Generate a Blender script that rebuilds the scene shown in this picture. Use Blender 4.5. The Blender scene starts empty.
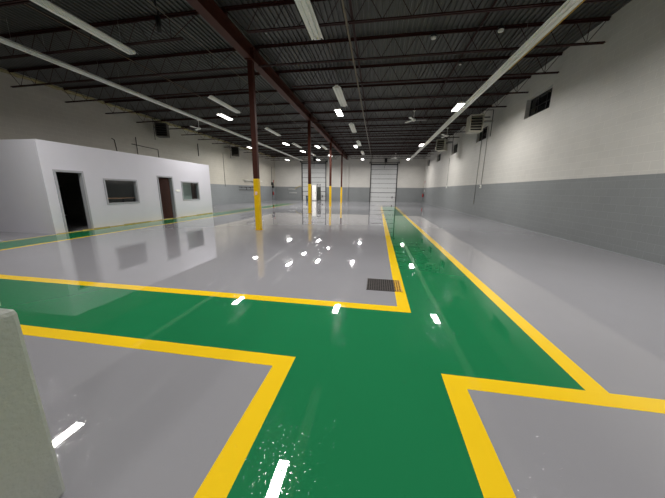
import bpy, bmesh, math, random
from mathutils import Vector, Matrix
random.seed(4)
C = bpy.context.scene.collection
S = bpy.context.scene
PI = math.pi

# ------------------------------------------------------------------ helpers
def box(bm, a, b, mi=0):
    x0, y0, z0 = [min(p, q) for p, q in zip(a, b)]
    x1, y1, z1 = [max(p, q) for p, q in zip(a, b)]
    v = [bm.verts.new(p) for p in ((x0,y0,z0),(x1,y0,z0),(x1,y1,z0),(x0,y1,z0),
                                   (x0,y0,z1),(x1,y0,z1),(x1,y1,z1),(x0,y1,z1))]
    fs = []
    for f in ((0,3,2,1),(4,5,6,7),(0,1,5,4),(1,2,6,5),(2,3,7,6),(3,0,4,7)):
        fc = bm.faces.new([v[i] for i in f]); fc.material_index = mi; fs.append(fc)
    return fs

def tube(bm, p, q, r, n=8, r2=None, cap=True):
    p, q = Vector(p), Vector(q)
    d = (q - p).normalized()
    up = Vector((0,0,1)) if abs(d.z) < .9 else Vector((1,0,0))
    u = d.cross(up).normalized(); w = d.cross(u)
    r2 = r if r2 is None else r2
    A = [bm.verts.new(p + (u*math.cos(2*PI*i/n) + w*math.sin(2*PI*i/n))*r) for i in range(n)]
    B = [bm.verts.new(q + (u*math.cos(2*PI*i/n) + w*math.sin(2*PI*i/n))*r2) for i in range(n)]
    for i in range(n):
        j = (i+1) % n
        bm.faces.new((A[i], A[j], B[j], B[i])).smooth = n > 5
    if cap:
        bm.faces.new(A[::-1]); bm.faces.new(B)

def path(bm, pts, r, n=8):
    for a, b in zip(pts[:-1], pts[1:]): tube(bm, a, b, r, n)

def lathe(bm, prof, c=(0,0,0), n=20):
    rings = []
    for r, z in prof:
        rings.append([bm.verts.new((c[0]+r*math.cos(2*PI*i/n), c[1]+r*math.sin(2*PI*i/n), c[2]+z)) for i in range(n)])
    for A, B in zip(rings[:-1], rings[1:]):
        for i in range(n):
            j = (i+1) % n
            bm.faces.new((A[i], A[j], B[j], B[i])).smooth = True
    bm.faces.new(rings[0][::-1]); bm.faces.new(rings[-1])

def prism(bm, pts, z0, z1):
    a = [bm.verts.new((x, y, z0)) for x, y in pts]; b = [bm.verts.new((x, y, z1)) for x, y in pts]
    bm.faces.new(a[::-1]); bm.faces.new(b)
    for i in range(len(pts)):
        j = (i+1) % len(pts); bm.faces.new((a[i], a[j], b[j], b[i]))

def obj(name, bm, mats, parent=None, bevel=0):
    me = bpy.data.meshes.new(name)
    bmesh.ops.recalc_face_normals(bm, faces=bm.faces[:])
    bm.to_mesh(me); bm.free()
    for m in (mats if isinstance(mats, (list, tuple)) else [mats]): me.materials.append(m)
    o = bpy.data.objects.new(name, me); C.objects.link(o)
    if parent: o.parent = parent
    if bevel:
        md = o.modifiers.new('bevel', 'BEVEL'); md.width = bevel; md.segments = 2; md.limit_method = 'ANGLE'
    return o

def tag(o, label, cat, group=None, kind=None):
    o['label'] = label; o['category'] = cat
    if group: o['group'] = group
    if kind: o['kind'] = kind
    return o

def thing(name, label, cat, loc=(0,0,0), rz=0, group=None):
    o = bpy.data.objects.new(name, None); C.objects.link(o)
    o.empty_display_size = .2
    o.location = loc; o.rotation_euler = (0,0,rz)
    return tag(o, label, cat, group)

def struct(name, bm, m, parent=None, bevel=0):
    o = obj(name, bm, m, parent, bevel)
    if not parent: o['kind'] = 'structure'
    return o

def dup(root, loc, rz=None, label=None):
    r = root.copy(); C.objects.link(r); r.location = loc
    if rz is not None: r.rotation_euler = (0,0,rz)
    if label: r['label'] = label
    for ch in list(root.children):
        c = ch.copy(); C.objects.link(c); c.parent = r
        for g in ch.children:
            d = g.copy(); C.objects.link(d); d.parent = c
    return r

NB = lambda: bmesh.new()
ORD = ['nearest','second','third','fourth','fifth','sixth','seventh','eighth','ninth','tenth','eleventh','twelfth',
       'thirteenth','fourteenth','fifteenth','sixteenth','seventeenth','eighteenth','nineteenth','twentieth']

# ------------------------------------------------------------------ materials
def lin(c):
    return tuple((x/12.92 if x <= .04045 else ((x+.055)/1.055)**2.4) for x in [v/255 for v in c]) + (1,)

def mat(name, rgb, rough=.5, metal=0, noise=.08, nscale=6, bump=0, bscale=60, spec=.5, rvar=0):
    m = bpy.data.materials.new(name); m.use_nodes = True
    nt = m.node_tree; N = nt.nodes; L = nt.links; P = N['Principled BSDF']
    P.inputs['Roughness'].default_value = rough; P.inputs['Metallic'].default_value = metal
    P.inputs['Specular IOR Level'].default_value = spec
    g = N.new('ShaderNodeNewGeometry')
    n = N.new('ShaderNodeTexNoise'); n.inputs['Scale'].default_value = nscale; n.inputs['Detail'].default_value = 5
    L.new(g.outputs['Position'], n.inputs['Vector'])
    r = N.new('ShaderNodeMapRange'); r.inputs['To Min'].default_value = 1-noise; r.inputs['To Max'].default_value = 1+noise
    L.new(n.outputs['Fac'], r.inputs['Value'])
    x = N.new('ShaderNodeMix'); x.data_type = 'RGBA'; x.blend_type = 'MULTIPLY'; x.inputs[0].default_value = 1
    x.inputs[6].default_value = lin(rgb); L.new(r.outputs[0], x.inputs[7])
    L.new(x.outputs[2], P.inputs['Base Color'])
    if rvar:
        q = N.new('ShaderNodeMapRange'); q.inputs['To Min'].default_value = rough; q.inputs['To Max'].default_value = rough+rvar
        q.inputs['From Min'].default_value = .45; q.inputs['From Max'].default_value = .7
        L.new(n.outputs['Fac'], q.inputs['Value']); L.new(q.outputs[0], P.inputs['Roughness'])
    if bump:
        b = N.new('ShaderNodeBump'); b.inputs['Strength'].default_value = bump; b.inputs['Distance'].default_value = .01
        n2 = N.new('ShaderNodeTexNoise'); n2.inputs['Scale'].default_value = bscale; n2.inputs['Detail'].default_value = 3
        L.new(g.outputs['Position'], n2.inputs['Vector']); L.new(n2.outputs['Fac'], b.inputs['Height']); L.new(b.outputs[0], P.inputs['Normal'])
    return m

def epoxy(name, rgb, var=.05):
    """self-levelled floor coating: glossy, with a faint orange peel and long soft waves"""
    m = bpy.data.materials.new(name); m.use_nodes = True
    nt = m.node_tree; N = nt.nodes; L = nt.links; P = N['Principled BSDF']
    P.inputs['IOR'].default_value = 1.5
    g = N.new('ShaderNodeNewGeometry')
    n = N.new('ShaderNodeTexNoise'); n.inputs['Scale'].default_value = .9; n.inputs['Detail'].default_value = 4
    L.new(g.outputs['Position'], n.inputs['Vector'])
    r = N.new('ShaderNodeMapRange'); r.inputs['To Min'].default_value = 1-var; r.inputs['To Max'].default_value = 1+var
    L.new(n.outputs['Fac'], r.inputs['Value'])
    x = N.new('ShaderNodeMix'); x.data_type = 'RGBA'; x.blend_type = 'MULTIPLY'; x.inputs[0].default_value = 1
    x.inputs[6].default_value = lin(rgb); L.new(r.outputs[0], x.inputs[7]); L.new(x.outputs[2], P.inputs['Base Color'])
    q = N.new('ShaderNodeMapRange'); q.inputs['From Min'].default_value = .3; q.inputs['From Max'].default_value = .75
    q.inputs['To Min'].default_value = .004; q.inputs['To Max'].default_value = .02
    L.new(n.outputs['Fac'], q.inputs['Value']); L.new(q.outputs[0], P.inputs['Roughness'])
    w = N.new('ShaderNodeTexNoise'); w.inputs['Scale'].default_value = 2.2; w.inputs['Detail'].default_value = 2
    f = N.new('ShaderNodeTexNoise'); f.inputs['Scale'].default_value = 50; f.inputs['Detail'].default_value = 2
    L.new(g.outputs['Position'], w.inputs['Vector']); L.new(g.outputs['Position'], f.inputs['Vector'])
    b1 = N.new('ShaderNodeBump'); b1.inputs['Strength'].default_value = .5; b1.inputs['Distance'].default_value = .0014
    b2 = N.new('ShaderNodeBump'); b2.inputs['Strength'].default_value = 1; b2.inputs['Distance'].default_value = .0006
    L.new(w.outputs['Fac'], b1.inputs['Height'])
    # scattered pin-head dimples of the cured coating
    dm = N.new('ShaderNodeMapRange'); dm.interpolation_type = 'SMOOTHSTEP'
    dm.inputs['From Min'].default_value = .63; dm.inputs['From Max'].default_value = .80
    L.new(f.outputs['Fac'], dm.inputs['Value']); L.new(dm.outputs[0], b2.inputs['Height'])
    L.new(b1.outputs[0], b2.inputs['Normal']); L.new(b2.outputs[0], P.inputs['Normal'])
    return m

def block_wall(name, axis, top=(208,206,200), bot=(133,137,138), line=1.94):
    """painted concrete block, grey below a line at 1.94 m and off-white above"""
    m = bpy.data.materials.new(name); m.use_nodes = True
    nt = m.node_tree; N = nt.nodes; L = nt.links; P = N['Principled BSDF']
    g = N.new('ShaderNodeNewGeometry'); s = N.new('ShaderNodeSeparateXYZ'); L.new(g.outputs['Position'], s.inputs[0])
    cb = N.new('ShaderNodeCombineXYZ'); L.new(s.outputs[axis], cb.inputs[0]); L.new(s.outputs['Z'], cb.inputs[1])
    br = N.new('ShaderNodeTexBrick'); br.inputs['Scale'].default_value = 1
    br.inputs['Brick Width'].default_value = .4; br.inputs['Row Height'].default_value = .203
    br.inputs['Mortar Size'].default_value = .006; br.inputs['Mortar Smooth'].default_value = .6
    br.inputs['Color1'].default_value = (1,1,1,1); br.inputs['Color2'].default_value = (.96,.96,.96,1); br.inputs['Mortar'].default_value = (1.15,1.15,1.15,1)
    L.new(cb.outputs[0], br.inputs['Vector'])
    gt = N.new('ShaderNodeMath'); gt.operation = 'GREATER_THAN'; gt.inputs[1].default_value = line; L.new(s.outputs['Z'], gt.inputs[0])
    cm = N.new('ShaderNodeMix'); cm.data_type = 'RGBA'; cm.inputs[6].default_value = lin(bot); cm.inputs[7].default_value = lin(top)
    L.new(gt.outputs[0], cm.inputs[0])
    n = N.new('ShaderNodeTexNoise'); n.inputs['Scale'].default_value = .8; n.inputs['Detail'].default_value = 6
    L.new(g.outputs['Position'], n.inputs['Vector'])
    r = N.new('ShaderNodeMapRange'); r.inputs['To Min'].default_value = .9; r.inputs['To Max'].default_value = 1.06; L.new(n.outputs['Fac'], r.inputs['Value'])
    m1 = N.new('ShaderNodeMix'); m1.data_type = 'RGBA'; m1.blend_type = 'MULTIPLY'; m1.inputs[0].default_value = 1
    m2 = N.new('ShaderNodeMix'); m2.data_type = 'RGBA'; m2.blend_type = 'MULTIPLY'; m2.inputs[0].default_value = 1
    L.new(cm.outputs[2], m1.inputs[6]); L.new(br.outputs['Color'], m1.inputs[7])
    L.new(m1.outputs[2], m2.inputs[6]); L.new(r.outputs[0], m2.inputs[7]); L.new(m2.outputs[2], P.inputs['Base Color'])
    P.inputs['Roughness'].default_value = .5
    b = N.new('ShaderNodeBump'); b.inputs['Strength'].default_value = .5; b.inputs['Distance'].default_value = .006; b.invert = True
    L.new(br.outputs['Fac'], b.inputs['Height'])
    n2 = N.new('ShaderNodeTexNoise'); n2.inputs['Scale'].default_value = 25; L.new(g.outputs['Position'], n2.inputs['Vector'])
    b2 = N.new('ShaderNodeBump'); b2.inputs['Strength'].default_value = .3; b2.inputs['Distance'].default_value = .01
    L.new(n2.outputs['Fac'], b2.inputs['Height']); L.new(b.outputs[0], b2.inputs['Normal']); L.new(b2.outputs[0], P.inputs['Normal'])
    return m

def glow(name, rgb, strength):
    m = bpy.data.materials.new(name); m.use_nodes = True
    N = m.node_tree.nodes; P = N['Principled BSDF']
    P.inputs['Base Color'].default_value = (.8,.8,.8,1)
    P.inputs['Emission Color'].default_value = lin(rgb); P.inputs['Emission Strength'].default_value = strength
    return m

GREY = epoxy('grey_epoxy', (153,153,158)); GREEN = epoxy('green_epoxy', (34,124,78)); YEL = epoxy('yellow_epoxy', (255,212,36), .03)
W_X = block_wall('block_wall_lengthwise', 'Y'); W_Y = block_wall('block_wall_crosswise', 'X')
W_L = block_wall('block_wall_aged_dimmed', 'Y', top=(196,192,180), bot=(134,139,141))  # aged paint, upper colour also lowered for the weaker light on this wall
MAROON = mat('maroon_primer', (66,30,20), .6, spec=.25, noise=.25, nscale=3)
MAROON_D = mat('maroon_joist_primer', (50,21,18), .6, spec=.25, noise=.25, nscale=3)
DECK = mat('galvanised_deck', (74,74,71), .5, .3, noise=.3, nscale=1.5)
WHITE = mat('white_enamel', (246,246,240), .35)
FRAME_W = mat('grey_painted_steel', (165,166,172), .4)
OFFICE = mat('office_white_paint', (214,213,222), .55, noise=.03, nscale=2, bump=.1, bscale=30)
DARK = mat('black_metal', (24,24,25), .5)
BLACKR = mat('black_rubber', (14,14,14), .8)
GLASS_N = mat('night_window_pane', (14,16,18), .08)
YPAINT = mat('yellow_column_paint', (232,190,0), .35, noise=.06)
FOAM = mat('spray_foam', (170,160,120), .9, noise=.3, nscale=8, bump=1, bscale=14)
BROWN = mat('brown_door_wood', (82,44,34), .45, noise=.25, nscale=4)
TAN = mat('tan_wood', (150,110,80), .5)
PIPE = mat('pale_conduit', (128,118,104), .4, .4)
STEEL = mat('galvanised_steel', (150,150,148), .35, .8)
RED = mat('red_enamel', (170,22,20), .3)
PIER = mat('grey_green_render', (176,181,174), .7, noise=.06, nscale=5, bump=.6, bscale=45)
GREYBOX = mat('grey_cabinet_paint', (150,150,150), .4)
HEATER = mat('heater_beige_enamel', (176,172,158), .4)
GRATE = mat('dark_grate_iron', (70,64,61), .5, .3, noise=.2, nscale=40)
GRATE_Y = mat('yellow_painted_grate', (222,170,30), .4, noise=.2, nscale=40)
DOORP = mat('overhead_door_white', (206,208,208), .45, noise=.06)
BLIND = mat('pale_green_board', (170,180,176), .5)
LED = glow('led_diffuser', (255,251,247), 3.0)
LED.cycles.emission_sampling = 'NONE'
SENSOR = mat('white_plastic', (235,235,230), .3)

XL, XR, YB, YF, ZC = -15.15, 6.13, -9.0, 38.4, 6.29
Z0 = .0008

# ------------------------------------------------------------------ setting: floor, walls, roof deck
b = NB(); box(b, (XL-.3, YB-.3, -.2), (XR+.3, YF+.3, 0)); struct('floor', b, GREY)

# right wall with five window openings
wins = [(11.8,13.55), (17.65,19.3), (23.5,25.2), (29.35,31.0), (35.1,36.7)]
WZ0, WZ1 = 4.58, 5.36
b = NB(); T = .3
box(b, (XR, YB, 0), (XR+T, YF+.3, WZ0)); box(b, (XR, YB, WZ1), (XR+T, YF+.3, ZC+.05))
y = YB
for a, c in wins + [(YF+.3, None)]:
    box(b, (XR, y, WZ0), (XR+T, a, WZ1)); y = c
struct('wall_right', b, W_X)
b = NB(); box(b, (XL-T, YB, 0), (XL, YF+.3, ZC+.05)); struct('wall_left', b, W_L)
b = NB(); box(b, (XL-T, YB-.3, 0), (XR+T, YB, ZC+.05)); struct('wall_back', b, W_Y)
# far wall with two overhead door openings
DL, DR = (-11.0,-7.45,5.22), (-1.05,2.55,5.0)
b = NB(); yf = YF
box(b, (XL, yf, 0), (DL[0], yf+.3, ZC+.05)); box(b, (DL[0], yf, DL[2]), (DL[1], yf+.3, ZC+.05))
box(b, (DL[1], yf, 0), (DR[0], yf+.3, ZC+.05)); box(b, (DR[0], yf, DR[2]), (DR[1], yf+.3, ZC+.05))
box(b, (DR[1], yf, 0), (XR, yf+.3, ZC+.05)); struct('wall_far', b, W_Y)
drop = lambda x: max(0, (-4.35-x)*.013)
# corrugated roof deck, flutes running down the length of the hall
b = NB(); per = .152; n = int((XR-XL+.6)/per)+1; prev = None
for i in range(n):
    x = XL-.3+i*per
    for dx, dz in ((0,.045),(.075,.045),(.09,0),(.132,0),(.147,.045)):
        z = ZC-.02+dz-drop(x+dx)
        cur = (b.verts.new((x+dx, YB, z)), b.verts.new((x+dx, YF+.3, z)))
        if prev: b.faces.new((prev[0], cur[0], cur[1], prev[1]))
        prev = cur
box(b, (XL-.3, YB-.3, ZC+.05), (XR+.3, YF+.3, ZC+.15))
struct('ceiling', b, DECK)
# pale caulk line along the foot of the right wall, foam along the head of the left wall
b = NB(); box(b, (XR-.012, YB, 0), (XR, YF, .02)); struct('baseboard_right', b, mat('pale_caulk', (150,154,156), .4))
b = NB()
ny = 240; prof = []
for j in range(ny+1):
    yy = 0 + j*(YF-0)/ny
    w = .07 + .05*random.random(); h = .10 + .08*random.random()
    prof.append([b.verts.new(p) for p in ((XL, yy, ZC-.16-h), (XL+w*.7, yy, ZC-.16-h*.75), (XL+w, yy, ZC-.19), (XL, yy, ZC-.17))])
for A, B in zip(prof[:-1], prof[1:]):
    for i in range(4):
        k = (i+1) % 4; b.faces.new((A[i], A[k], B[k], B[i])).smooth = True
struct('trim_1', b, FOAM)

# windows of the right wall
for k, (a, c) in enumerate(wins):
    b = NB(); X = XR+.17
    box(b, (X, a, WZ0), (X+.05, c, WZ0+.05)); box(b, (X, a, WZ1-.05), (X+.05, c, WZ1))
    box(b, (X, a, WZ0), (X+.05, a+.05, WZ1)); box(b, (X, c-.05, WZ0), (X+.05, c, WZ1))
    for i in (1, 2): 
        yy = a+(c-a)*i/3; box(b, (X+.005, yy-.02, WZ0), (X+.045, yy+.02, WZ1))
    zz = (WZ0+WZ1)/2; box(b, (X+.005, a, zz-.018), (X+.045, c, zz+.018))
    w = struct('window_%d' % (k+1), b, DARK)
    b = NB(); box(b, (X+.018, a+.02, WZ0+.02), (X+.03, c-.02, WZ1-.02)); obj('pane', b, GLASS_N, w)
    b = NB(); box(b, (XR+.01, a+.001, WZ0), (XR+.17, c-.001, WZ0+.012)); obj('window_sill', b, mat('sill_paint', (190,188,182), .5), w)

# overhead doors in the far wall
def overhead(n, D):
    x0, x1, h = D
    b = NB(); y = YF+.06; ph = h/8; hb = NB(); box(hb, (x0, y+.02, 0), (x1, y+.045, h))
    for i in range(8): box(b, (x0, y, i*ph+.018), (x1, y+.019, (i+1)*ph-.018))
    d = struct('door_%d' % n, b, DOORP); obj('dark_seam_backing', hb, DARK, d)  # dark sheet added behind the panels so the seams read dark
    b = NB()
    for i in range(1, 8, 1):
        for t in (.33, .67):
            box(b, (x0+(x1-x0)*t-.03, y-.015, i*ph-.06), (x0+(x1-x0)*t+.03, y-.003, i*ph+.06))
    obj('hinge', b, STEEL, d)
    b = NB(); box(b, (x0, y-.01, 2*ph-.05+.7*0), (x1, y-.003, 2*ph-.0)); box(b, (x0, y-.01, 5*ph-.03), (x1, y-.003, 5*ph)); obj('stiffener', b, DARK, d)
    b = NB(); box(b, (x1-.55, y-.03, .45), (x1-.45, y-.003, .75)); obj('door_handle', b, DARK, d)
    for s, x in ((-1, x0), (1, x1)):
        b = NB(); box(b, (x-.05, YF-.09, 0), (x+.05, YF+.05, h+.25)); obj('door_track', b, DARK, d)
        b = NB(); path(b, [(x, YF-.06, h+.2), (x, YF-.3, h+.5), (x, YF-2.4, h+.55)], .035, 6); obj('overhead_rail', b, STEEL, d)
    b = NB(); tube(b, (x0-.2, YF-.12, h+.28), (x1+.2, YF-.12, h+.28), .035, 8); obj('torsion_shaft', b, DARK, d)
    b = NB(); box(b, (x0-.05, YF-.03, h), (x1+.05, YF+.01, h+.12)); obj('header_seal', b, DARK, d)
    for x in (x0-.17, x1+.17):
        b = NB(); tube(b, (x-.05, YF-.12, h+.28), (x+.05, YF-.12, h+.28), .14, 12); obj('cable_drum', b, DARK, d)
    b = NB(); box(b, ((x0+x1)/2+.0, YF-.35, h+.33), ((x0+x1)/2+.35, YF-.02, h+.85)); obj('door_opener', b, DARK, d)
    b = NB(); tube(b, ((x0+x1)/2+.17, YF-.2, h+.32), ((x0+x1)/2+.0, YF-.05, h-.5), .02); obj('lift_arm', b, DARK, d)
    return d
overhead(1, DL); overhead(2, DR)

# ------------------------------------------------------------------ the small white office
OX, OY0, OY1, OZ = -10.25, 6.8, 15.22, 2.91
TH = .12
doors = [(7.13,7.92,2.0), (11.22,12.08,2.03)]; owins = [(8.67,10.02,.9,1.8), (12.75,14.06,.9,1.83)]
b = NB(); y = OY0
ops = [(7.13,7.92,0,2.0), (8.67,10.02,.9,1.8), (11.22,12.08,0,2.03), (12.75,14.06,.9,1.83)]
for a, c, z0, z1 in ops:
    box(b, (OX-TH, y, 0), (OX, a, OZ)); 
    if z0 > 0: box(b, (OX-TH, a, 0), (OX, c, z0))
    box(b, (OX-TH, a, z1), (OX, c, OZ)); y = c
box(b, (OX-TH, y, 0), (OX, OY1, OZ))
struct('wall_office_front', b, OFFICE)
b = NB(); box(b, (XL, OY0, 0), (OX-TH, OY0+TH, OZ)); struct('wall_office_near_side', b, OFFICE)
b = NB(); box(b, (XL, OY1-TH, 0), (OX-TH, OY1, OZ)); struct('wall_office_far_side', b, OFFICE)
b = NB(); box(b, (XL, OY0+TH, OZ-.25), (OX-TH, OY1-TH, OZ-.02)); struct('ceiling_office', b, OFFICE)
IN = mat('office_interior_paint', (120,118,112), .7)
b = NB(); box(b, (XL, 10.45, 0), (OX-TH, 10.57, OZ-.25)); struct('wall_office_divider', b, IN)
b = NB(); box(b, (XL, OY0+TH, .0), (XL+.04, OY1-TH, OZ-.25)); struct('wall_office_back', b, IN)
b = NB()
yy = OY0+.02
random.seed(2)
while yy < OY1-.1:
    l = .3+.5*random.random()
    box(b, (OX, yy, 0), (OX+.012+.01*random.random(), min(yy+l, OY1), .015+.035*random.random())); yy += l
b2 = [v for v in b.verts if 7.13 < v.co.y < 7.92 or 11.22 < v.co.y < 12.08]
struct('baseboard_office', b, mat('worn_olive_base', (150,146,96), .6, noise=.4, nscale=9))
random.seed(5)
FR = .06
for k, (a, c, h) in enumerate(doors):
    b = NB()
    for y0, y1 in ((a-.05, a+.015), (c-.015, c+.05)): box(b, (OX-TH-.015, y0, 0), (OX+.02, y1, h+.05))
    box(b, (OX-TH-.015, a+.015, h-.015), (OX+.02, c-.015, h+.05))
    d = struct('door_%d' % (k+3), b, FRAME_W)
    b = NB()
    if k == 0:
        box(b, (OX-TH-.84, a+.018, .01), (OX-TH-.02, a+.06, h-.03)); leaf = obj('door_leaf', b, BROWN, d)
        b = NB()
        for z in (.25, 1.0, 1.75): box(b, (OX-TH-.04, a+.0155, z-.05), (OX-TH+.03, a+.0225, z+.05))
        obj('hinge', b, STEEL, leaf)
    else:
        # leaf swung inwards, about half open
        ang = .9; L_ = .8
        hx, hy = OX-TH-.02, c-.04
        dx, dy = -math.sin(ang)*L_, -math.cos(ang)*L_
        nx, ny = dy/L_*.04, -dx/L_*.04
        prism(b, [(hx, hy), (hx+dx, hy+dy), (hx+dx+nx, hy+dy+ny), (hx+nx, hy+ny)], .01, h-.03)
        leaf = obj('door_leaf', b, BROWN, d)
        b = NB(); p = Vector((hx+dx*.88, hy+dy*.88, .98)); q = Vector((-ny, nx, 0)).normalized()
        q = Vector((-nx, -ny, 0)).normalized()
        tube(b, p, p+q*.07, .015); tube(b, p+q*.065, p+q*.065+Vector((-dx, -dy, 0)).normalized()*.12, .012)
        obj('door_handle', b, STEEL, leaf)
for k, (a, c, z0, z1) in enumerate(owins):
    b = NB()
    for y0, y1 in ((a-.04, a+.02), (c-.02, c+.04)): box(b, (OX-TH-.01, y0, z0-.04), (OX+.02, y1, z1+.04))
    for q0, q1 in ((z0-.04, z0+.02), (z1-.02, z1+.04)): box(b, (OX-TH-.01, a+.02, q0), (OX+.02, c-.02, q1))
    w = struct('window_%d' % (k+6), b, FRAME_W)
    gm = bpy.data.materials.get('clear_pane')
    if not gm:
        gm = bpy.data.materials.new('clear_pane'); gm.use_nodes = True
        N = gm.node_tree.nodes; tr = N.new('ShaderNodeBsdfTransparent'); tr.inputs[0].default_value = (.92,.95,.94,1)
        gl = N.new('ShaderNodeBsdfGlossy'); gl.inputs['Roughness'].default_value = .02; lw = N.new('ShaderNodeLayerWeight'); lw.inputs[0].default_value = .5; pw = N.new('ShaderNodeMath'); pw.operation = 'POWER'; pw.inputs[1].default_value = 4
        fr = N.new('ShaderNodeMath'); fr.operation = 'ADD'; fr.inputs[1].default_value = .04; fr.use_clamp = True
        mx = N.new('ShaderNodeMixShader'); K = gm.node_tree.links; K.new(lw.outputs['Facing'], pw.inputs[0]); K.new(pw.outputs[0], fr.inputs[0])
        K.new(fr.outputs[0], mx.inputs[0]); K.new(tr.outputs[0], mx.inputs[1]); K.new(gl.outputs[0], mx.inputs[2]); K.new(mx.outputs[0], N['Material Output'].inputs[0])
    b = NB(); box(b, (OX-.075, a+.02, z0+.02), (OX-.069, c-.02, z1-.02)); obj('pane', b, gm, w)

# what can be made out inside the office
t = thing('desk', 'tan topped desk behind the nearer window of the white office', 'desk', (OX-TH-.40, 9.35, 0))
b = NB(); box(b, (-.33,-.75,1.06), (.33,.75,1.10)); obj('desktop', b, TAN, t)
for sx in (-.28, .28):
    for sy in (-.7, .7):
        b = NB(); box(b, (sx-.025, sy-.025, 0), (sx+.025, sy+.025, 1.06)); obj('leg', b, DARK, t)
b = NB(); box(b, (OX-TH-.33, 12.9, 0), (OX-TH-.3, 13.98, 2.2))
t = tag(obj('notice_board', b, BLIND), 'pale green board seen through the farther office window', 'board')
b = NB(); box(b, (OX-TH-.62, 14.02, 0), (OX-TH-.2, 14.6, 2.1)); t = tag(obj('wooden_cupboard', b, BROWN, bevel=.01), 'brown wooden cupboard behind the farther office window, at its right', 'cupboard')
b = NB(); box(b, (-.004,-.27,.08), (.0,-.01,2.0)); box(b, (-.004,.01,.08), (.0,.27,2.0))
t2 = obj('cupboard_door', b, mat('brown_panel', (95,54,40), .4), t); t2.location = (OX-TH-.196, 14.31, 0)
t = thing('shelf_unit', 'dark shelf inside the nearer office doorway with pale items on it', 'shelf', (-13.0, 8.1, 0))
for z in (.35, .75, 1.2):
    b = NB(); box(b, (-.3,-.9,z), (.3,.9,z+.03)); obj('shelf', b, GREYBOX if z < .5 else DARK, t)
for sy in (-.88, .88):
    b = NB(); box(b, (-.3, sy-.02, 0), (.3, sy+.02, 1.5)); obj('side_panel', b, DARK, t)

# small white door plate by the farther door
b = NB(); box(b, (OX, 12.27, 1.34), (OX+.03, 12.55, 1.44)); tag(obj('door_plate', b, WHITE), 'small white plate on the office wall between second door and second window', 'plate')

# ------------------------------------------------------------------ painted floor markings
def marking(name, rects, z, m, label, cat):
    b = NB()
    for x0, y0, x1, y1 in rects: box(b, (x0, y0, 0.0002), (x1, y1, z))
    return tag(obj(name, b, m), label, cat)
def poly_marking(name, pts, z, m, label, cat):
    b = NB(); prism(b, pts, .0002, z); return tag(obj(name, b, m), label, cat)
poly_marking('green_walkway', [(-8.96,3.17),(.49,3.17),(.49,26),(1.67,26),(1.67,2.05),(.60,2.05),(.60,-8.9),(-.67,-8.9),(-.67,2.045),(-8.96,2.045)], Z0, GREEN,
        'broad glossy green walkway crossing the floor and running to the far overhead door', 'walkway')
poly_marking('green_walkway', [(-10.14,-2),(-8.96,-2),(-8.96,28.0),(-10.14,28.0)], Z0, GREEN,
        'narrow green walkway strip passing along the front of the white office', 'walkway')
T2 = .0016
poly_marking('yellow_line', [(-8.75,3.17),(.49,3.17),(.49,26),(.33,26),(.33,3.33),(-8.75,3.33)], T2, YEL,
        'yellow L-shaped line around the grey bay with the floor grate, left of the green walkway', 'line')
poly_marking('yellow_line', [(-8.75,1.89),(-.83,1.89),(-.83,-8.9),(-.67,-8.9),(-.67,2.045),(-8.75,2.045)], T2, YEL,
        'yellow L-shaped line around the grey bay in the lower left foreground', 'line')
poly_marking('yellow_line', [(.76,-8.9),(.76,1.9),(XR-.014,1.9),(XR-.014,2.05),(.60,2.05),(.60,-8.9)], T2, YEL,
        'yellow L-shaped line around the grey bay in the lower right foreground', 'line')
poly_marking('yellow_line', [(1.67,2.0505),(1.83,2.0505),(1.83,26.2),(1.67,26.2)], T2, YEL,
        'long straight yellow line on the right edge of the green walkway', 'line')
poly_marking('yellow_line', [(-8.96,3.33),(-8.84,3.33),(-8.84,28.0),(-8.96,28.0)], T2, YEL,
        'thin yellow line on the open side of the green strip before the office', 'line')
poly_marking('yellow_line', [(-10.22,-2),(-10.14,-2),(-10.14,28.0),(-10.22,28.0)], T2, YEL,
        'thin yellow line between the green strip and the office wall', 'line')

# floor grate
GX, GY = .175, 4.12
t = thing('floor_grate', 'rectangular metal drain grate, its right end painted over by the yellow line', 'grate', (GX, GY, 0))
hx, hy = .275, .265
b = NB(); box(b, (-hx,-hy,.001), (hx,hy,.0024)); obj('pit_shade_plate', b, BLACKR, t)  # flat black plate stands for the shaded pit under the bars
for nm, xa, xb, m in (('grid', -hx, .155, GRATE), ('painted_grid', .155, hx, GRATE_Y)):
    b = NB()
    x = -hx
    while x < hx-.001:
        if xa-.001 <= x < xb-.001: box(b, (x, -hy, .0024), (x+.013, hy, .009))
        x += .035
    for i in range(9):
        yy = -hy + i*(2*hy-.014)/8; box(b, (xa, yy, .0024), (xb, yy+.014, .0085))
    if xb == hx: box(b, (hx-.014, -hy, .0024), (hx, hy, .009))
    o = obj(nm, b, m, t)
    if xb == hx: o['label'] = 'yellow painted end of the grate'

# ------------------------------------------------------------------ steel: columns, girder, joists
XC = -4.38; JY = [9.64+1.945*k for k in range(-3, 15)]; COLY = [9.28+7.76*k for k in range(4)]
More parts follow.
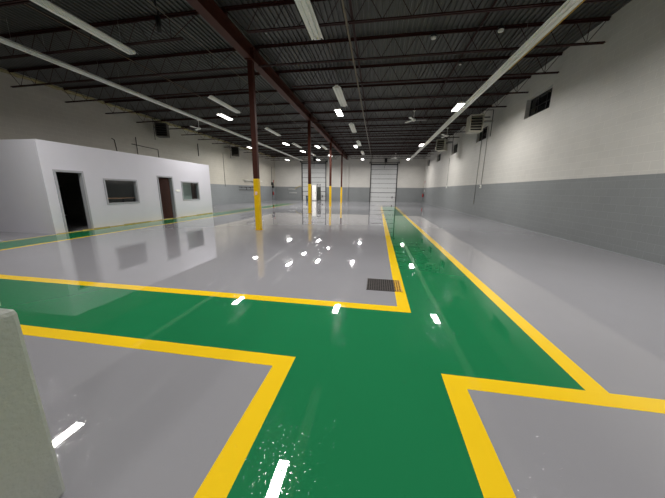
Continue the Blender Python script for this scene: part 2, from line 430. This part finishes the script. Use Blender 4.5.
# girder (I section)
GZ0, GZ1 = 5.68, 6.08
b = NB()
box(b, (XC-.13, YB+.01, GZ0), (XC+.13, YF-.01, GZ0+.025)); box(b, (XC-.13, YB+.01, GZ1-.025), (XC+.13, YF-.01, GZ1)); box(b, (XC-.012, YB+.01, GZ0+.025), (XC+.012, YF-.01, GZ1-.025))
for y in COLY: 
    for s in (-1, 1): box(b, (XC+s*.012, y-.008, GZ0+.025), (XC+s*.12, y+.008, GZ1-.025))
tag(obj('steel_girder', b, MAROON), 'long maroon steel I-beam carried by the columns down the hall', 'beam')
def column():
    t = thing('steel_column', '', 'column')
    b = NB(); box(b, (-.09,-.09,1.86), (.09,.09,GZ0-.02)); obj('shaft', b, MAROON, t, bevel=.02)
    b = NB(); box(b, (-.096,-.096,.02), (.096,.096,1.88)); o = obj('painted_lower_shaft', b, YPAINT, t, bevel=.022); o['label'] = 'yellow lower length of the column'
    b = NB(); box(b, (-.11,-.11,.002), (.11,.11,.02)); obj('base_plate', b, YPAINT, t)
    b = NB(); box(b, (-.13,-.17,GZ0-.02), (.13,.17,GZ0-.0005)); obj('cap_plate', b, MAROON, t)
    return t
CL = ['maroon and yellow column nearest the camera, with a small pale sticker', 'second maroon and yellow column, in front of the left overhead door',
      'third maroon and yellow column, right of the left overhead door', 'farthest maroon and yellow column, beside the pale wall pilaster']
c0 = column(); c0['group'] = 'maroon and yellow columns under the girder'
for i, y in enumerate(COLY):
    o = c0 if i == 0 else dup(c0, (XC, y, 0))
    o.location = (XC, y, 0); o['label'] = CL[i]
b = NB(); box(b, (-.045,-.0985,1.30), (.045,-.0965,1.42)); obj('sticker', b, mat('pale_sticker', (236,206,196), .5), c0)

# open-web joists
def joist(x0, x1, side):
    """x0 wall end, x1 girder end; origin at mid-span"""
    zt, zb = ZC-.055, 5.64
    L_ = x1-x0; t = thing('roof_joist', '', 'joist')
    b = NB()
    for s in (-1, 1):
        box(b, (x0, s*.012, zt-.0), (x1, s*.055, zt+.006+.02)); box(b, (x0, s*.012, zt-.045), (x1, s*.018, zt))
    obj('top_chord', b, MAROON_D, t)
    b = NB(); e0, e1 = (x0+.0, x1-1.25) if side == 'left' else (x0+.68, x1)
    for s in (-1, 1):
        box(b, (e0, s*.012, zb), (e1, s*.05, zb+.006)); box(b, (e0, s*.012, zb), (e1, s*.018, zb+.045))
    obj('bottom_chord', b, MAROON_D, t)
    b = NB(); pl = .72; g0 = e0 + (.0 if side == 'right' else .5); n = int((e1-g0-.1)/pl)
    x = g0; tube(b, (g0-(.6 if side == 'right' else .45), 0, zt-.02), (g0, 0, zb+.02), .010, 5, cap=False)
    for i in range(n):
        tube(b, (x, 0, zb+.02), (x+pl/2, 0, zt-.02), .009, 5, cap=False)
        tube(b, (x+pl/2, 0, zt-.02), (x+pl, 0, zb+.02), .009, 5, cap=False)
        if i % 2 == 0 and False: tube(b, (x, 0, zb+.02), (x, 0, zt-.02), .009, 5, cap=False)
        x += pl
    tube(b, (x, 0, zb+.02), (min(x+.9, x1-.05), 0, zt-.02), .010, 5, cap=False); tube(b, (x, 0, zb+.02), (x, 0, zt-.02), .009, 5, cap=False)
    obj('web', b, MAROON_D, t)
    return t
for side, x0, x1 in (('left', XL+.005, XC-.012), ('right', XC+.012, XR-.005)):
    j = joist(x0, x1, side)
    # seat blocks between joist and girder top flange
    b = NB(); xs = XC-.08 if side == 'left' else XC+.08
    box(b, (xs-.05, -.05, GZ1+.0005), (xs+.05, .05, ZC-.06)); obj('bearing_seat', b, MAROON_D, j)
    j['group'] = 'open-web joists %s of the girder' % side
    for i, y in enumerate(JY):
        o = j if i == 0 else dup(j, (0, y, 0))
        o.location = (0, y, 0)
        if (i-3) % 4 == 0:
            b = NB(); e0, e1 = (x1-1.27, x1-.1) if side == 'left' else (x0+.1, x0+.70)
            for s in (-1, 1): box(b, (e0, s*.012, 5.64), (e1, s*.05, 5.646)); box(b, (e0, s*.012, 5.64), (e1, s*.018, 5.679))
            obj('bottom_chord_extension', b, MAROON_D, o)
        if side == 'left':
            th = -math.atan(.013); cs, sn = math.cos(th), math.sin(th)
            o.rotation_euler = (0, th, 0); o.location = (XC-(XC*cs+ZC*sn), y, ZC-(-XC*sn+ZC*cs))
        o['label'] = 'maroon open-web roof joist %s of the girder, %s from the camera' % (side, ORD[i])

# bridging angles between joists, pale conduit
for x, zz, l in ((-12.3,6.17,'near the left wall'), (-9.2,6.17,'left of the girder'), (-.83,5.71,'beside the pale conduit'), (2.70,6.17,'near the right strip lights')):
    b = NB(); z = zz-drop(x)
    box(b, (x-.03, 3.8, z), (x+.03, YF-.2, z+.006)); box(b, (x-.003, 3.8, z-.035), (x+.003, YF-.2, z))
    tag(obj('bridging_bar', b, MAROON_D), 'thin maroon bridging bar running across the joists %s' % l, 'brace')
b = NB(); path(b, [(-.97, -2, 5.61), (-.97, YF-.05, 5.61)], .028, 8)
for y in JY: box(b, (-1.01, y-.02, 5.60), (-.93, y+.02, 5.655))
tag(obj('ceiling_conduit', b, PIPE), 'pale conduit running down the hall under the joists, right of the girder', 'pipe')
for x, l in ((-8.85, 'left of the separate strip lights'), (-5.75, 'between the hanging unit and the girder')):
    b = NB(); path(b, [(x, -2, 5.98-drop(x)), (x, YF-.05, 5.98-drop(x))], .010, 6)
    tag(obj('ceiling_wire', b, PIPE), 'thin pale wire run under the roof deck '+l, 'wire')

# ------------------------------------------------------------------ unlit fluorescent strips
def strip():
    L_ = 2.436
    t = thing('strip_light', '', 'strip light', group='')
    b = NB(); box(b, (-.055, 0, -.0), (.055, L_, .055)); obj('housing', b, WHITE, t)
    b = NB()
    for s in (-1, 1):
        v = [b.verts.new(p) for p in ((s*.05,0,.03),(s*.16,0,-.035),(s*.16,L_,-.035),(s*.05,L_,.03),
                                      (s*.05,0,.036),(s*.163,0,-.03),(s*.163,L_,-.03),(s*.05,L_,.036))]
        for f in ((0,1,2,3),(4,7,6,5),(0,4,5,1),(1,5,6,2),(2,6,7,3),(3,7,4,0)): b.faces.new([v[i] for i in f])
    obj('reflector', b, WHITE, t)
    for s in (-1, 1):
        b = NB(); tube(b, (s*.06, .03, -.03), (s*.06, L_-.03, -.03), .019, 10); tb = obj('tube', b, SENSOR, t)
    for yy in (.03, L_-.06):
        b = NB(); box(b, (-.09, yy, -.045), (.09, yy+.03, 0)); obj('lamp_holder', b, WHITE, t)
    for yy in (.4, L_-.4):
        b = NB(); tube(b, (0, yy, .055), (0, yy, .62), .004, 5); obj('hanger', b, STEEL, t)
    return t
s0 = strip(); first = True
ZS = 5.45
def put_strip(x, y, label, grp):
    global first
    o = s0 if first else dup(s0, (x, y, ZS)); first = False
    o.location = (x, y, ZS); o['label'] = label; o['group'] = grp
y = 2.4; i = 0
while y < 36:
    put_strip(-10.42, y, 'unlit white strip light in the long left row, %s length from the camera' % ORD[i], 'long left row of strip lights'); y += 2.44; i += 1
y = 4.7; i = 0
while y < 35:
    put_strip(3.87, y, 'unlit white strip light in the long right row, %s length from the camera' % ORD[i], 'long right row of strip lights'); y += 2.44; i += 1
for i, y in enumerate((5.4, 11.6, 17.6, 23.3, 29.4)):
    put_strip(-7.42, y, 'separate unlit strip light left of the girder, %s from the camera' % ORD[i], 'separate strip lights left of the girder')
for i, y in enumerate((2.96, 5.43, 11.2, 17.05, 22.8, 28.6)):
    put_strip(-1.77, y, 'separate unlit strip light right of the girder, %s from the camera' % ORD[i], 'separate strip lights right of the girder')
put_strip(-5.15, 24.65, 'short looking unlit strip light behind the second column', 'strip light close beside the girder')
b = NB(); path(b, [(4.04, 3.0, 5.40), (4.04, 10.4, 5.40)], .014, 6)
tag(obj('yellow_cable', b, mat('yellow_cable', (190,150,30), .5)), 'yellow cable along the right edge of the right row of strip lights', 'cable')

# ------------------------------------------------------------------ lit LED high bays
def highbay():
    t = thing('high_bay_light', '', 'lamp', group='lit high bay lamps')
    b = NB(); box(b, (-.15,-.56,.02), (.15,.56,.08)); obj('housing', b, WHITE, t, bevel=.02)
    b = NB(); box(b, (-.135,-.53,-.0), (.135,.53,.02)); o = obj('diffuser', b, LED, t, bevel=.008); o['label'] = 'glowing diffuser'
    ld = bpy.data.lights.new('led_light', 'AREA'); ld.shape = 'RECTANGLE'; ld.size = .27; ld.size_y = 1.06
    ld.energy = 61; ld.spread = math.radians(175); ld.color = lin((255,251,247))[:3]
    lo = bpy.data.objects.new('led_light', ld); C.objects.link(lo); lo.parent = t; lo.location = (0,0,-.004)
    for s in (-.35, .35):
        b = NB(); tube(b, (0, s, .08), (0, s, .86), .005, 5); obj('hanger', b, STEEL, t)
    return t
h0 = highbay()
HB = [(-2.05,13.9,'right of the girder, just below the second strip light'), (-2.05,24.1,'right of the girder, second of its row'), (-2.0,33.7,'right of the girder, nearest the far wall'),
      (3.4,13.7,'beside the right row of strip lights, nearest the camera'), (3.4,23.9,'beside the right row of strip lights, second of three'), (3.45,34,'beside the right row of strip lights, nearest the far wall'),
      (-8.15,13.9,'left of the nearest column, brightest on that side'), (-7.75,22.3,'left of the girder, between two separate strip lights'), (-7.5,26.6,'just left of the second column'),
      (-7.6,34,'above the left overhead door'), (-5.4,23.9,'between the second column and the girder'), (-5.35,30,'beside the third column'),
      (-11.7,24,'close beside the nearest column, near the left wall'), (-11.6,33.8,'near the far left corner'),
      (-2.0,4.5,'nearest the camera right of the girder, mirrored in the green floor'), (-8.2,4.5,'nearest the camera on the left, mirrored by the pier'),
      (3.4,4.3,'nearest the camera in the right row, over the green walkway'),
      (-2.0,-5,'unseen behind the camera, right of the girder'), (3.4,-5,'unseen behind the camera, by the right wall')]  # last two lamps are unseen, assumed from the rows, and light the foreground
for i, (x, y, l) in enumerate(HB):
    o = h0 if i == 0 else dup(h0, (x, y, 5.2)); o.location = (x, y, 5.2); o['label'] = 'glowing high bay lamp ' + l

# ceiling sensors
for i, (x, y, l) in enumerate(((1.45,9.5,'left one of the two over the green walkway'), (3.28,9.4,'right one, beside the right strip lights'), (2.75,11.4,'small one on the bridging bar beyond the other two'))):
    t = thing('ceiling_sensor', 'small round white ceiling fitting, ' + l, 'sensor', (x, y, 6.0), group='small round ceiling fittings')
    b = NB(); lathe(b, [(.02,0),(.07,.01),(.08,.05),(.05,.07)] if i < 2 else [(.01,0),(.035,.01),(.04,.03),(.02,.04)]); obj('dome', b, SENSOR, t)
    b = NB(); lathe(b, [(.085,.07),(.085,.12),(.03,.13)]); obj('base', b, DARK, t)
    b = NB(); tube(b, (0,0,.13), (0,0,.27), .01, 6); obj('stem', b, DARK, t)

# dark hanging unit upper left
t = thing('hanging_camera', 'black unit hanging on a bent stem from the roof at upper left', 'camera', (-5.85, 7.05, 5.45))
b = NB(); path(b, [(0,0,.8),(0,0,.6),(.05,0,.5),(.03,0,.35)], .022); obj('stem', b, DARK, t)
b = NB(); tube(b, (.03,0,.38), (.03,0,0), .06, 12, .05); obj('body', b, DARK, t)

# ceiling fans
def fan():
    t = thing('ceiling_fan', '', 'fan', group='white ceiling fans')
    b = NB(); lathe(b, [(.05,-.06),(.11,-.03),(.12,.03),(.06,.08)]); obj('motor', b, WHITE, t)
    b = NB(); tube(b, (0,0,.07), (0,0,.5), .014, 8); obj('downrod', b, WHITE, t)
    b = NB(); lathe(b, [(.03,.45),(.07,.5),(.07,.55)]); obj('canopy', b, WHITE, t)
    for k in range(3):
        a = math.radians(5+120*k); b = NB()
        u = Vector((math.cos(a), math.sin(a), 0)); w = Vector((-math.sin(a), math.cos(a), 0))
        pts = []
        for r, h in ((.1,.03),(.22,.05),(.4,.075),(.68,.07),(.72,.05)):
            for s in (-1, 1):
                p = u*r + w*(s*h) + Vector((0,0,s*h*.15)); pts.append((b.verts.new(p+Vector((0,0,.004))), b.verts.new(p-Vector((0,0,.004)))))
        for i in range(0, 8, 2):
            A, B, D, E_ = pts[i], pts[i+1], pts[i+3], pts[i+2]
            b.faces.new((A[0],B[0],D[0],E_[0])); b.faces.new((A[1],E_[1],D[1],B[1]))
            b.faces.new((A[0],E_[0],E_[1],A[1])); b.faces.new((B[0],B[1],D[1],D[0]))
        b.faces.new((pts[0][0],pts[0][1],pts[1][1],pts[1][0])); b.faces.new((pts[8][0],pts[9][0],pts[9][1],pts[8][1]))
        obj('blade', b, WHITE, t)
    return t
f0 = fan()
for i, (x, y, z, r, l) in enumerate(((1.86,16.9,5.5,0,'white three-blade ceiling fan over the green walkway'), (-11.85,16.9,5.38,.3,'white three-blade ceiling fan near the left wall'),
                          (1.98,34.5,5.42,.2,'small looking ceiling fan in front of the far overhead door'), (4.75,21.3,5.42,-.3,'ceiling fan between the two unit heaters at right'))):
    o = f0 if i == 0 else dup(f0, (x, y, z)); o.location = (x, y, z); o.rotation_euler = (0,0,r); o['label'] = l
    b = NB(); tube(b, (0,0,.55), (0,0,ZC-z-.03), .012, 6); obj('ceiling_hook', b, STEEL, o)

# ------------------------------------------------------------------ unit heaters
def heater(label, loc, rz, zt, m=HEATER, wall=None):
    """origin at centre of the underside; louvred face towards -y"""
    t = thing('unit_heater', label, 'heater', loc, rz, 'unit heaters hung by the walls')
    w, d, h = .34, .34, .84
    b = NB()
    box(b, (-w,-d,0),(w,d,.05)); box(b, (-w,-d,h-.05),(w,d,h)); box(b, (-w,-d,.05),(-w+.05,d,h-.05)); box(b, (w-.05,-d,.05),(w,d,h-.05)); box(b, (-w+.05,d-.05,.05),(w-.05,d,h-.05))
    obj('casing', b, m, t, bevel=.008)
    for k in range(5):
        z = .12+k*.14; b = NB()
        v = [b.verts.new(p) for p in ((-w+.05,-d+.0,z),(w-.05,-d+.0,z),(w-.05,-d+.09,z+.07),(-w+.05,-d+.09,z+.07),(-w+.05,-d+.0,z+.012),(w-.05,-d+.0,z+.012),(w-.05,-d+.09,z+.082),(-w+.05,-d+.09,z+.082))]
        for f in ((0,1,2,3),(4,7,6,5),(0,4,5,1),(2,6,7,3),(1,5,6,2),(3,7,4,0)): b.faces.new([v[i] for i in f])
        obj('louvre', b, m, t)
    b = NB(); box(b, (-w+.05,-d+.12,.05),(w-.05,-d+.15,h-.05)); obj('heat_exchanger', b, BLACKR, t)
    b = NB(); lathe(b, [(.24,0),(.24,.05),(.05,.09)], n=18)
    o = obj('fan_guard', b, DARK, t); o.rotation_euler = (-PI/2,0,0); o.location = (0,d,h/2)
    for sx in (-w+.06, w-.06):
        for sy in (-d+.06, d-.06):
            b = NB(); tube(b, (sx,sy,h), (sx,sy,zt-loc[2]), .008, 5); obj('hanger_rod', b, DARK, t)
    if wall:
        b = NB(); path(b, [(wall[0]*w, 0, h*.65), (wall[0]*wall[1], 0, h*.65)], .05, 10); obj('flue', b, STEEL, t)
        b = NB(); path(b, [(wall[0]*(w-.1), .1, h+.3), (wall[0]*(wall[1]), .1, h+.3), (wall[0]*(wall[1]), .1, -.2)], .018, 6); obj('gas_pipe', b, DARK, t)
    return t
heater('beige louvred unit heater nearer the camera on the right, by the second window', (5.06,16.5,4.68), 0, ZC-.06, wall=(1, .9))
heater('beige unit heater farther away on the right, below the end of the strip lights', (4.85,23.2,4.66), -.55, ZC-.06, wall=(1, .8))
HD = mat('dusty_dark_heater', (70,66,60), .6)
heater('dark unit heater high on the left wall above the white office', (-14.35,16.6,4.85), .5, ZC-.2, HD, wall=(-1,.5))
heater('dark unit heater high on the left wall beyond the white office', (-14.35,25.9,4.75), .4, ZC-.2, HD, wall=(-1,.5))

# ------------------------------------------------------------------ wall services
def conduit(pts, label, r=.014, m=STEEL):
    b = NB(); path(b, pts, r, 6); return tag(obj('conduit', b, m), label, 'pipe')
conduit([(XR-.014,18.3,5.2),(XR-.014,18.3,.75)], 'thin vertical conduit on the right wall below the second window, reaching low')
conduit([(XR-.014,17.45,5.2),(XR-.014,17.45,1.9)], 'thin vertical conduit ending in the white switch box on the right wall')
conduit([(XR-.014,25.6,4.4),(XR-.014,25.6,1.95)], 'thin vertical conduit on the right wall beyond the heaters')
conduit([(XL+.02,24.9,4.9),(XL+.02,24.9,1.75)], 'thin vertical conduit on the left wall beyond the white office', m=DARK)
conduit([(XL+.02,14.9,4.15),(XL+.02,16.9,4.1),(XL+.02,16.9,2.6)], 'dark bent pipe on the left wall behind the middle of the office roof', .018, DARK)
conduit([(XL+.02,13.65,4.25),(XL+.02,13.8,4.2),(XL+.02,13.9,3.0)], 'short dark pipe stub on the left wall over the office roof', .018, DARK)
conduit([(XL+.06,15.2,4.6),(XL+.06,15.2,3.0)], 'short dark vertical pipe beside the bent pipe over the office roof', .018, DARK)
conduit([(XL+.02,21.2,5.2),(XL+.02,21.2,4.2)], 'short dark vertical pipe high on the left wall between the two dark heaters', .03, DARK)
for i, (y, z, l) in enumerate(((17.45,1.82,'white switch box on the right wall at the top of the grey paint'), (25.6,1.9,'small white switch box farther along the right wall'))):
    t = thing('switch_box', l, 'switch', (XR-.0, y, z), group='white boxes on the right wall')
    b = NB(); box(b, (-.06,-.07,-.1), (-.001,.07,.1)); obj('housing', b, WHITE, t, bevel=.006)
    b = NB(); box(b, (-.075,-.015,-.03), (-.06,.015,.03)); obj('switch', b, DARK, t)

def extinguisher(label, x, y, z, s):
    t = thing('fire_extinguisher', label, 'fire extinguisher', (x, y, z), group='wall hung fire extinguishers')
    b = NB(); lathe(b, [(.07,0),(.085,.02),(.085,.38),(.06,.45),(.025,.48)], n=16); obj('cylinder', b, RED, t)
    b = NB(); tube(b, (0,0,.48), (0,0,.53), .025); box(b, (-.02,-.1,.53), (.02,.04,.55)); obj('valve', b, DARK, t)
    b = NB(); path(b, [(0,-.03,.5),(0,-.12,.42),(0,-.12,.1)], .012, 6); obj('hose', b, BLACKR, t)
    b = NB(); box(b, (s*.085,-.03,.2), (s*.125,.03,.3)); obj('bracket', b, STEEL, t)
extinguisher('red fire extinguisher low on the right wall close to the far corner', XR-.13, 37.2, .72, 1)
extinguisher('red fire extinguisher low on the left wall close to the far corner', XL+.13, 37.1, .72, -1)
for s, x, y in ((1, XR, 37.2), (-1, XL, 37.7)):
    w = 'right' if s == 1 else 'left'
    b = NB(); box(b, (x-s*.012, y-.13, 2.5), (x-s*.001, y+.13, 2.85)); tag(obj('safety_sign', b, RED), 'small red sign on the %s wall near the far corner' % w, 'sign')
b = NB(); box(b, (XR-.012, 37.07, 1.05+.35), (XR-.001, 37.33, 1.7)); tag(obj('notice', b, WHITE), 'small white notice between red sign and fire extinguisher on the right wall', 'notice')
t = thing('control_box', 'black control box on the left wall near the far corner', 'box', (XL, 37.0, 2.1))
b = NB(); box(b, (.001,-.22,0), (.2,.22,.42)); obj('housing', b, DARK, t)
b = NB(); box(b, (.001,.02,-.38), (.18,.4,-.04)); obj('lower_housing', b, DARK, t)
b = NB(); tube(b, (.03,0,.42), (.03,0,2.6), .02); tube(b, (.03,.05,-.38), (.03,.05,-2.08), .02); obj('conduit', b, DARK, t)

# wall shelf and coat rail on left wall
t = thing('wall_shelf', 'long white shelf on the left wall behind the nearest column', 'shelf', (XL, 30.8, 2.5))
b = NB(); box(b, (.001,-2.2,0), (.35,2.2,.05)); obj('board', b, WHITE, t)
b = NB()
for y in (-1.8, 0, 1.8): box(b, (.001, y-.02, -.25), (.03, y+.02, 0)); tube(b, (.02, y, -.23), (.3, y, -.005), .012)
obj('bracket', b, STEEL, t)
t = thing('pipe_rack', 'dark rack of short pipes on the left wall under the white shelf', 'rack', (XL, 29.9, 1.4))
b = NB(); box(b, (.001,-2.3,.3), (.05,2.3,.36)); box(b, (.001,-2.3,.0), (.05,2.3,.05)); obj('rail', b, DARK, t)
for k in range(9):
    b = NB(); yy = -2.1+k*.52; path(b, [(.05,yy,.33),(.25,yy,.33),(.25,yy,.33-.12-.1*(k%3))], .025, 6); obj('hook', b, STEEL if k%2 else DARK, t)
b = NB(); path(b, [(XL+.02,16.4,1.08),(XL+.02,18.0,1.08),(XL+.08,18.0,1.0),(XL+.08,18.6,1.0)], .025, 6); tag(obj('water_pipe', b, DARK), 'short dark pipe on the grey part of the left wall just past the office', 'pipe')
# fittings on the far wall between the left corner and the left door
t = thing('hose_bracket', 'pale pipes with a yellow hose on the far wall left of the left door', 'hose', (-12.1, YF, 1.5))
b = NB(); path(b, [(-1.0,-.06,.1),(.1,-.06,.1)], .03, 6); path(b, [(-.9,-.06,-.45),(.3,-.06,-.45)], .03, 6)
for x in (-.8,-.3): tube(b, (x,-.06,.1), (x,0-.001,.1), .02); tube(b, (x,-.06,-.45), (x,-.001,-.45), .02)
obj('pipe', b, WHITE, t)
b = NB(); path(b, [(.0,-.1,.1),(.3,-.1,.35),(.7,-.08,.5),(1.0,-.06,.55)], .035, 6); obj('hose', b, mat('yellow_hose', (170,150,50), .5), t)

# pilaster on the far wall
b = NB(); box(b, (-4.55, YF-.16, 0), (-4.15, YF-.001, ZC-.05)); struct('trim_2', b, W_Y)

# things before the left overhead door
t = thing('tall_cabinet', 'tall pale cabinet in front of the left overhead door', 'cabinet', (-8.8, 36.9, 0))
b = NB(); box(b, (-.3,-.25,.05), (.3,.25,2.15)); obj('body', b, WHITE, t, bevel=.01)
b = NB(); box(b, (-.28,-.265,.1), (.28,-.25,2.1)); d = obj('door', b, WHITE, t)
b = NB(); box(b, (.2,-.29,1.0), (.23,-.265,1.2)); obj('handle', b, DARK, d)
b = NB(); box(b, (-.28,-.23,.0), (.28,.23,.05)); obj('plinth', b, DARK, t)
t = thing('stacked_trolley', 'dark upright trolley standing right of the tall pale cabinet', 'trolley', (-8.15, 36.9, 0))
b = NB(); 
for sx in (-.2,.2): path(b, [(sx,-.2,.1),(sx,-.2,2.2),(sx,.2,2.3)], .035, 6)
for z in (.3,.8,1.3,1.8,2.2): tube(b, (-.2,-.2,z), (.2,-.2,z), .025, 6)
obj('frame', b, DARK, t)
b = NB(); box(b, (-.22,-.1,.12), (.22,.25,1.9)); obj('load', b, mat('dark_green_grey', (60,66,60), .6), t)
for sx in (-.2,.2):
    b = NB(); tube(b, (sx-.03,-.1,.08), (sx+.03,-.1,.08), .08, 12); obj('wheel', b, BLACKR, t)
b = NB(); box(b, (-.12,-.2,0), (.12,.2,2.1)); o = tag(obj('brown_board', b, mat('brown_board', (104,72,62), .5)), 'narrow brown board leaning left of the tall pale cabinet', 'board'); o.location = (-9.25, 36.9, 0)
t = thing('waste_bin', 'low blue-grey bin on the floor by the left overhead door', 'bin', (-9.8, 36.8, 0))
b = NB(); lathe(b, [(.18,0),(.24,.6)], n=16); obj('body', b, mat('blue_grey_plastic', (70,90,110), .5), t)
b = NB(); lathe(b, [(.26,.6),(.26,.64),(.1,.7)], n=16); obj('lid', b, DARK, t)

# ------------------------------------------------------------------ foreground pier, lower left
t = thing('concrete_pier', 'grey-green rendered pier with a ledge at the lower left edge', 'pier', (-1.7, .3, 0))
b = NB(); box(b, (-.45,-1.6,0), (.23,.49,1.0)); obj('plinth', b, PIER, t, bevel=.022)
b = NB(); box(b, (-.45,-1.6,1.0), (.14,.49,3.2)); obj('upper_shaft', b, PIER, t, bevel=.006)

# ------------------------------------------------------------------ camera
cam = bpy.data.cameras.new('camera'); co = bpy.data.objects.new('camera', cam); C.objects.link(co); S.camera = co
f = 261.549; cam.sensor_width = 36; cam.lens = f/665*36; cam.clip_start = .05; cam.clip_end = 200
p, yw, r = math.radians(12.6682), math.radians(9.4134), math.radians(-.65955)
fw = Vector((-math.sin(yw)*math.cos(p), math.cos(yw)*math.cos(p), -math.sin(p)))
rt = Vector((math.cos(yw), math.sin(yw), 0)); dn = fw.cross(rt)
rt2 = rt*math.cos(r) + dn*math.sin(r); dn2 = -rt*math.sin(r) + dn*math.cos(r)
M = Matrix((rt2, -dn2, -fw)).transposed().to_4x4(); M.translation = (0, 0, 1.5)
co.matrix_world = M

# ------------------------------------------------------------------ world and view
w = bpy.data.worlds.new('night'); S.world = w; w.use_nodes = True
w.node_tree.nodes['Background'].inputs[0].default_value = (.02,.025,.03,1); w.node_tree.nodes['Background'].inputs[1].default_value = .3
S.view_settings.view_transform = 'Standard'; S.view_settings.look = 'None'; S.view_settings.gamma = 1
S.view_settings.use_curve_mapping = False; S.view_settings.exposure = 1.5
S.cycles.use_denoising = True; S.cycles.max_bounces = 10; S.cycles.diffuse_bounces = 6
S.cycles.sample_clamp_indirect = 3; S.cycles.caustics_reflective = False; S.cycles.caustics_refractive = False
S.cycles.use_adaptive_sampling = False; S.cycles.use_light_tree = True
